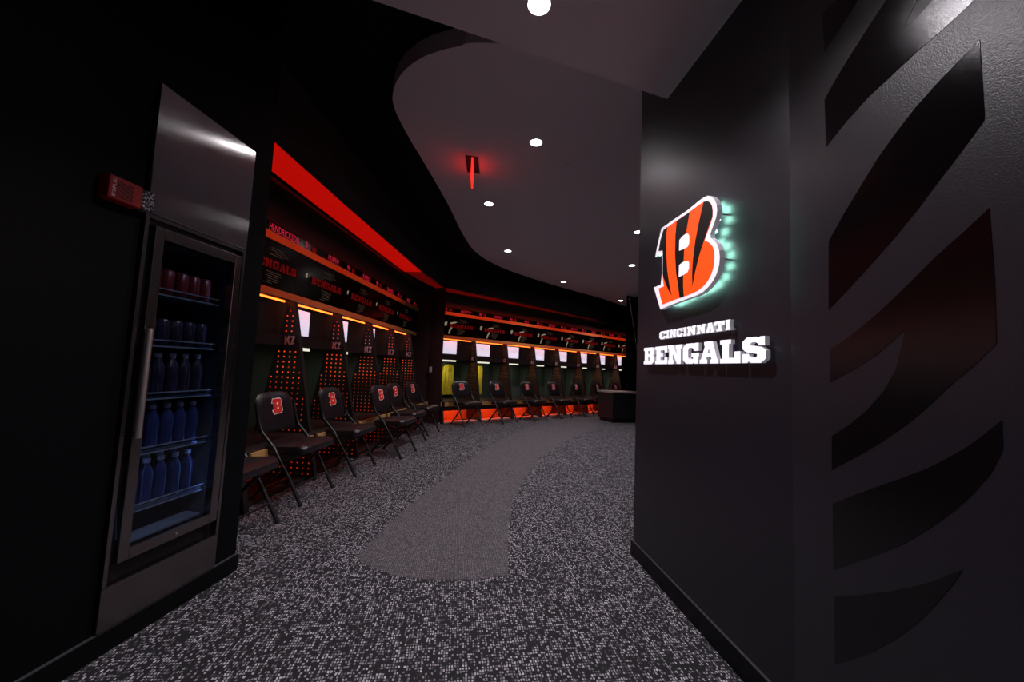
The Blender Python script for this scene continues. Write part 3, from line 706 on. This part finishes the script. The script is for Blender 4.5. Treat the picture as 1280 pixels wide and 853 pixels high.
for si, z in enumerate(SH):
    for r in range(3):
        for c in range(6):
            lx = -.18 + c * .0675 + random.uniform(-.003, .003); ly = .105 + r * .085
            P = FW(.36 + lx, ly, z + .0005)
            if si < 2: t, lab, cat, grp = BM['bottle_blue'], 'blue water bottle standing in a row on a lower cooler shelf', 'bottle', 'blue bottles in the cooler'
            elif si == 2: t, lab, cat, grp = BM['bottle_dark'], 'dark drink bottle standing on the middle cooler shelf', 'bottle', 'dark bottles in the cooler'
            else:
                mn = 'can_red' if si == 4 else 'bottle_dark'
                t, cat = CM[mn], 'can'
                lab, grp = (('dull red drink can on the top cooler shelf', 'red cans in the cooler') if si == 4 else ('dark drink can with no visible print on the second cooler shelf from the top', 'dark cans in the cooler'))
            if cat == 'bottle':
                o = tag(obj('bottle', t, None, P, frz), lab, cat, grp); obj('cap', capm, o)
            else: tag(obj('drink_can', t, None, P, frz), lab, cat, grp)

# ------------------------------------------------------------------ fire alarm
al = thing('fire_alarm', 'red fire alarm with clear strobe lens on the wall beside the cooler', 'fire alarm', FW(-.08, 0, 1.90), frz)
mb = MB(); mb.box((0, .122), (-.052, 0), (-.048, .048), 'red_plastic', bev=.006); al_b = obj('housing', mb, al)
mb = MB()
for k in range(8): mb.box((.028, .085), (-.0535, -.052), (-.034 + k * .0085, -.0305 + k * .0085), 'gap_black')
obj('speaker_grille', mb, al_b)
mb = MB(); mb.box((.122, .172), (-.05, 0), (-.042, .044), 'clear_lens', bev=.006); obj('strobe_lens', mb, al)
mb = MB(); vs, fs = text_loops('FIRE')
mb.add([(.022 - .011 * b, -.0536, -.036 + .072 * a) for a, b in vs], fs, 'plate_grey'); obj('lettering', mb.mesh('lettering', fix=False), al_b)

# ------------------------------------------------------------------ ceiling lights
def downlight(p, z, label, power, r=.054):
    t = thing('downlight', label, 'ceiling light', (p[0], p[1], z), 0, 'recessed downlights')
    mb = MB(); n = 32; vs = []; fs = []
    prof = [(r + .012, 0), (r + .010, -.004), (r + .002, -.005), (r, -.001)]
    for (rr, zz) in prof:
        for k in range(n): vs.append((rr * cos(2 * pi * k / n), rr * sin(2 * pi * k / n), zz))
    for i in range(3):
        for k in range(n): fs.append((i * n + k, i * n + (k + 1) % n, (i + 1) * n + (k + 1) % n, (i + 1) * n + k))
    mb.add(vs, fs, 'white_plastic', True); obj('trim_ring', mb, t)
    mb = MB(); mb.add([(r * cos(2 * pi * k / n), r * sin(2 * pi * k / n), -.0015) for k in range(n)], [tuple(range(n))], 'lamp_white'); obj('lens', mb, t)
    l = bpy.data.lights.new('downlight_lamp', 'SPOT'); l.energy = power; l.color = (1, .93, 1.0); l.spot_size = radians(125); l.spot_blend = .9; l.shadow_soft_size = r * .9
    o = bpy.data.objects.new('downlight_lamp', l); COL.objects.link(o); o.parent = t; o.location = (0, 0, -.03)
DL = [((674, 5), ZSOF, 'large downlight in the low front soffit at the top of the photo', 147), ((670, 178), ZCLOUD, 'nearest downlight in the oval ceiling, right of the red exit sign', 127), ((611, 255), ZCLOUD, 'downlight just below the red exit sign in the oval ceiling', 108), ((635, 314), ZCLOUD, 'downlight close to the curved lower left edge of the oval ceiling', 108),
      ((797.5, 290.3), ZCLOUD, 'upper of two downlights beside the sign wall edge', 97), ((790, 332), ZCLOUD, 'lower of two downlights beside the sign wall edge', 97), ((704.5, 352.5), ZCLOUD, 'small far downlight at the curved rim, midway along the back lockers', 97), ((776, 376), ZCLOUD, 'farthest downlight beside the dark pier end', 86)]
for px, z, lab, pw in DL:
    downlight(onz(*px, z), z, lab, pw)
downlight((-.15, -.35), ZSOF, 'added unseen downlight in the front soffit above the camera', 90)  # added out of view to brighten the foreground
# exit sign
pc = [onz(*q, ZCLOUD) for q in [(581.6, 193.7), (597.7, 196.4), (599.6, 217), (584.3, 214.8)]]
cen = np.mean(pc, axis=0)
ex = thing('exit_sign', 'red edge-lit sign blade hanging from a black ceiling plate', 'exit sign', tuple(cen))
mb = MB(); mb.fill([[(p[0] - cen[0], p[1] - cen[1]) for p in pc]], lambda a, b, d: (a, b, d), 0, -.006, 'gap_black'); obj('ceiling_plate', mb, ex)
va = np.array([cen[0], cen[1]]) / np.linalg.norm(cen[:2]); vb = np.array([va[1], -va[0]])
ang = radians(-3.0); va = np.array([va[0] * cos(ang) - va[1] * sin(ang), va[0] * sin(ang) + va[1] * cos(ang)]); vb = np.array([va[1], -va[0]])
mb = MB()
def exf(a, b, d): q = va * a + vb * d; return (q[0], q[1], b)
mb.fill([[(-.155, -.006), (.15, -.006), (.15, -.19), (.135, -.205), (-.14, -.205), (-.155, -.19)]], exf, -.008, .008, 'exit_red'); obj('acrylic_blade', mb, ex)
l = bpy.data.lights.new('exit_lamp', 'POINT'); l.energy = .03; l.color = (1, .01, .03); l.shadow_soft_size = .03
o = bpy.data.objects.new('exit_lamp', l); COL.objects.link(o); o.location = (float(cen[0] + vb[0] * .15), float(cen[1] + vb[1] * .15), ZCLOUD - .09)
# sprinkler covers
for px, lab in (((709, 206.5), 'thin pale sprinkler cover right of the nearest oval ceiling light'), ((640, 299.5), 'small sprinkler cover above the light at the curved ceiling rim')):
    p = onz(*px, ZCLOUD); mb = MB(); mb.lathe([(.036, -.001), (.034, -.006), (.02, -.008)], (0, 0, 0), 'ceiling_white', 20)
    tag(obj('sprinkler_cover', mb, None, tuple(p)), lab, 'sprinkler', 'sprinkler covers')

# ------------------------------------------------------------------ island
t = thing('island_counter', 'dark island cabinet with pale top at the end of the sign wall', 'counter', tuple(onz(765.6, 529)))
i0 = np.array([2.614, 9.564]); ia = np.array([2.36, 10.12]) - i0; ib = np.array([.95, .30])
def isl(g): return [tuple(-ib * 0 + ia / np.linalg.norm(ia) * -g + ib / np.linalg.norm(ib) * -g), tuple(ia * (1 + g * 1.6) - ib * g), tuple(ia * (1 + g * 1.6) + ib * (1 + g)), tuple(ib * (1 + g) - ia * g * 1.6)]
mb = MB(); mb.prism(isl(-.04), 0, .09, 'gap_black'); mb.prism(isl(0), .09, .745, 'island_lam'); obj('body', mb, t)
mb = MB(); mb.prism(isl(.02), .745, .785, 'island_top'); obj('top', mb, t)
for k in (0, 1):
    mb = MB(); a0, a1 = .04 + k * .48, .48 + k * .48
    nb = np.array([ib[1], -ib[0]]) / np.linalg.norm(ib)
    mb.prism([tuple(ib * a0), tuple(ib * a1), tuple(ib * a1 + nb * .018), tuple(ib * a0 + nb * .018)], .12, .72, 'island_lam'); obj('door', mb, t)

# ------------------------------------------------------------------ folding chairs
def pad_bm(w, d, h, r, seg=5, crown=.012):
    """rounded cushion: outline in x (d) and y (w)"""
    pass
def seat_mesh():
    mb = MB(); out = []
    w, d, r = .25, .215, .075
    for cx, cy, a0 in ((d - r, w - r, 0), (-d + .04, w - .04, 90), (-d + .04, -w + .04, 180), (d - r, -w + r, 270)):
        rr = r if cx > 0 else .04
        for k in range(6): a = radians(a0 + k * 18); out.append((cx + rr * cos(a), cy + rr * sin(a)))
    rings = [(.93, .412), (1.0, .424), (1.01, .462), (.98, .484), (.89, .496), (.5, .501)]
    vs = []; fs = []; n = len(out)
    for sc_, z in rings:
        for x, y in out: vs.append((x * sc_, y * sc_, z + .012 * x / .2 - (.014 if (x * sc_ > .17 and z > .46) else 0)))
    for i in range(len(rings) - 1):
        for k in range(n): fs.append((i * n + k, i * n + (k + 1) % n, (i + 1) * n + (k + 1) % n, (i + 1) * n + k))
    fs += [tuple(reversed(range(n))), tuple(range((len(rings) - 1) * n, len(rings) * n))]
    mb.add(vs, fs, 'vinyl_pad', True); return mb.mesh('seat')
def bx(y, z): # surface of the backrest facing the sitter
    return -.215 - (z - .58) * .24 + .33 * y * y
def back_mesh():
    mb = MB(); nz, ny = 12, 16; z0, z1, w = .57, .93, .25
    def half(z): # rounded top corners
        r = .14
        if z > z1 - r: return w - r + sqrt(max(r * r - (z - z1 + r) ** 2, 0)) * 1.0
        if z < z0 + .05: return w - .05 + sqrt(max(.05 ** 2 - (z0 + .05 - z) ** 2, 0))
        return w
    vs = []; fs = []
    zs = [z0 + (z1 - z0) * (.5 - .5 * cos(pi * j / nz)) for j in range(nz + 1)]
    for side in (0, 1):
        for j, z in enumerate(zs):
            hw = half(z)
            for k in range(ny + 1):
                q = -1 + 2 * k / ny; y = q * hw
                e = (1 - q ** 6) * (1 - ((2 * (z - z0) / (z1 - z0)) - 1) ** 6) 
                th = .008 + .024 * max(e, 0)
                x = bx(y, z) - .024 + (th if side == 0 else -th)
                vs.append((x, y, z))
    N = (nz + 1) * (ny + 1)
    for side in (0, 1):
        for j in range(nz):
            for k in range(ny):
                a = side * N + j * (ny + 1) + k; f = (a, a + 1, a + ny + 2, a + ny + 1); fs.append(f if side == 0 else tuple(reversed(f)))
    per = [j * (ny + 1) for j in range(nz + 1)]
    rim = [k for k in range(ny + 1)] + [j * (ny + 1) + ny for j in range(1, nz + 1)] + [nz * (ny + 1) + k for k in range(ny - 1, -1, -1)] + [j * (ny + 1) for j in range(nz - 1, 0, -1)]
    for a, b in zip(rim, rim[1:] + rim[:1]): fs.append((a, b, N + b, N + a))
    mb.add(vs, fs, 'vinyl_pad', True); return mb.mesh('backrest')
_lo = np.array(L_out); _mn, _mx = _lo.min(0), _lo.max(0)
def norm(S): return [((a - _mn[0]) / (_mx[0] - _mn[0]), (b - _mn[1]) / (_mx[1] - _mn[1])) for a, b in S]
def emblem_mesh():
    mb = MB(); ew, eh = .15, .15
    def fn(lift):
        def g(a, b, d):
            y = (a - .5) * ew; z = .80 + (b - .5) * eh; return (bx(0, z) + .0122 + lift, y, z)
        return g
    mb.fill([norm(L_out)], fn(0), 0, 0, 'emblem_white'); mb.fill([norm(L_in)], fn(.0012), 0, 0, 'emblem_orange')
    for S in (HU, HL): mb.fill([norm(S)], fn(.0026), 0, 0, 'emblem_white')
    return mb.mesh('emblem', fix=False)
CH = dict(seat=seat_mesh(), back=back_mesh(), emblem=emblem_mesh())
def legm(pts):
    mb = MB(); mb.tube(pts, .0155, 'black_metal', 10); return mb.mesh('leg')
for sy, nm in ((1, 'a'), (-1, 'b')):
    y = .252 * sy
    CH['front' + nm] = legm([(.205, y, .012), (.08, y, .24), (-.07, y, .47), (-.195, y, .60), (-.235, y, .70), (-.27, y, .84)])
    CH['rear' + nm] = legm([(-.27, y * .9, .012), (-.1, y * .9, .2), (.06, y * .9, .37), (.13, y * .9, .432)])
    mb = MB(); mb.lathe([(.016, 0), (.017, .03), (.014, .034)], (.207, y, 0), 'rubber', 10); CH['footf' + nm] = mb.mesh('foot_cap')
    mb = MB(); mb.lathe([(.016, 0), (.017, .03), (.014, .034)], (-.272, y * .9, 0), 'rubber', 10); CH['footr' + nm] = mb.mesh('foot_cap')
CH['bars'] = []
for pts_, r_ in (([(.13, -.252, .148), (.13, .252, .148)], .009), ([(-.195, -.228, .095), (-.195, .228, .095)], .009), ([(-.045, -.252, .42), (-.045, .252, .42)], .008), ([(-.26, -.252, .775), (-.295, -.12, .785), (-.295, .12, .785), (-.26, .252, .775)], .009)):
    mb = MB(); mb.tube(pts_, r_, 'black_metal', 8); CH['bars'].append(mb.mesh('crossbar'))
def chair(x, y, rz, label, group):
    t = thing('folding_chair', label, 'chair', (x, y, 0), rz, group)
    obj('seat', CH['seat'], t); b = obj('backrest', CH['back'], t); obj('emblem', CH['emblem'], b)
    for k in ('fronta', 'frontb', 'reara', 'rearb'):
        l = obj('leg', CH[k], t); obj('foot_cap', CH['foot' + k[0] + k[-1]], l)
    for cb_ in CH['bars']: obj('crossbar', cb_, t)
GRP = 'black folding chairs on the left'
cl_ = [(-1.93, 2.70, -2, 'black padded folding chair cut off behind the cooler wall, nearest the camera'), (-1.93, 3.57, -4, 'second black folding chair from the cooler wall, large red B on its back'), (-1.83, 4.46, -4, 'third folding chair from the cooler wall, standing alone in front of the dotted dividers'),
       (-1.56, 5.32, -8, 'front folding chair of the close pair in the left row, pulled furthest out'), (-1.60, 6.12, -8, 'folding chair just behind the close pair front one, left row'), (-1.56, 7.02, -12, 'last folding chair of the left row, beside the dark corner')]
for x, y, r, lab in cl_: chair(x, y, radians(r), lab, GRP)
bpos = [.50, 1.52, 2.52, 3.52, 4.50, 5.5, 6.5]
blab = ['first back row folding chair from the corner, before the yellow garment', 'second back row folding chair from the corner', 'third back row folding chair from the corner', 'fourth back row folding chair from the corner, mid row', 'fifth back row folding chair, well left of the island', 'sixth back row folding chair, beside the island edge', 'last back row folding chair, mostly hidden behind the island']
for i, u in enumerate(bpos):
    p = BP(u + random.uniform(-.02, .02), -.30)
    chair(p[0], p[1], radians(90 - BA - 90 + 8 + random.uniform(-3, 3)), blab[i], 'black folding chairs along the back lockers')

# ------------------------------------------------------------------ world, view
w = bpy.data.worlds.new('world'); SC.world = w; w.use_nodes = True
w.node_tree.nodes['Background'].inputs[0].default_value = (.004, .004, .006, 1); w.node_tree.nodes['Background'].inputs[1].default_value = .3
SC.view_settings.view_transform = 'Standard'; SC.view_settings.look = 'None'; SC.view_settings.gamma = 1; SC.view_settings.exposure = 0
SC.view_settings.use_curve_mapping = False
cy = SC.cycles
cy.use_denoising = True
try: cy.denoiser = 'OPENIMAGEDENOISE'
except Exception: pass
cy.use_light_tree = True; cy.max_bounces = 8; cy.diffuse_bounces = 4; cy.glossy_bounces = 4; cy.transparent_max_bounces = 12
cy.sample_clamp_indirect = 4; cy.caustics_reflective = False; cy.caustics_refractive = False
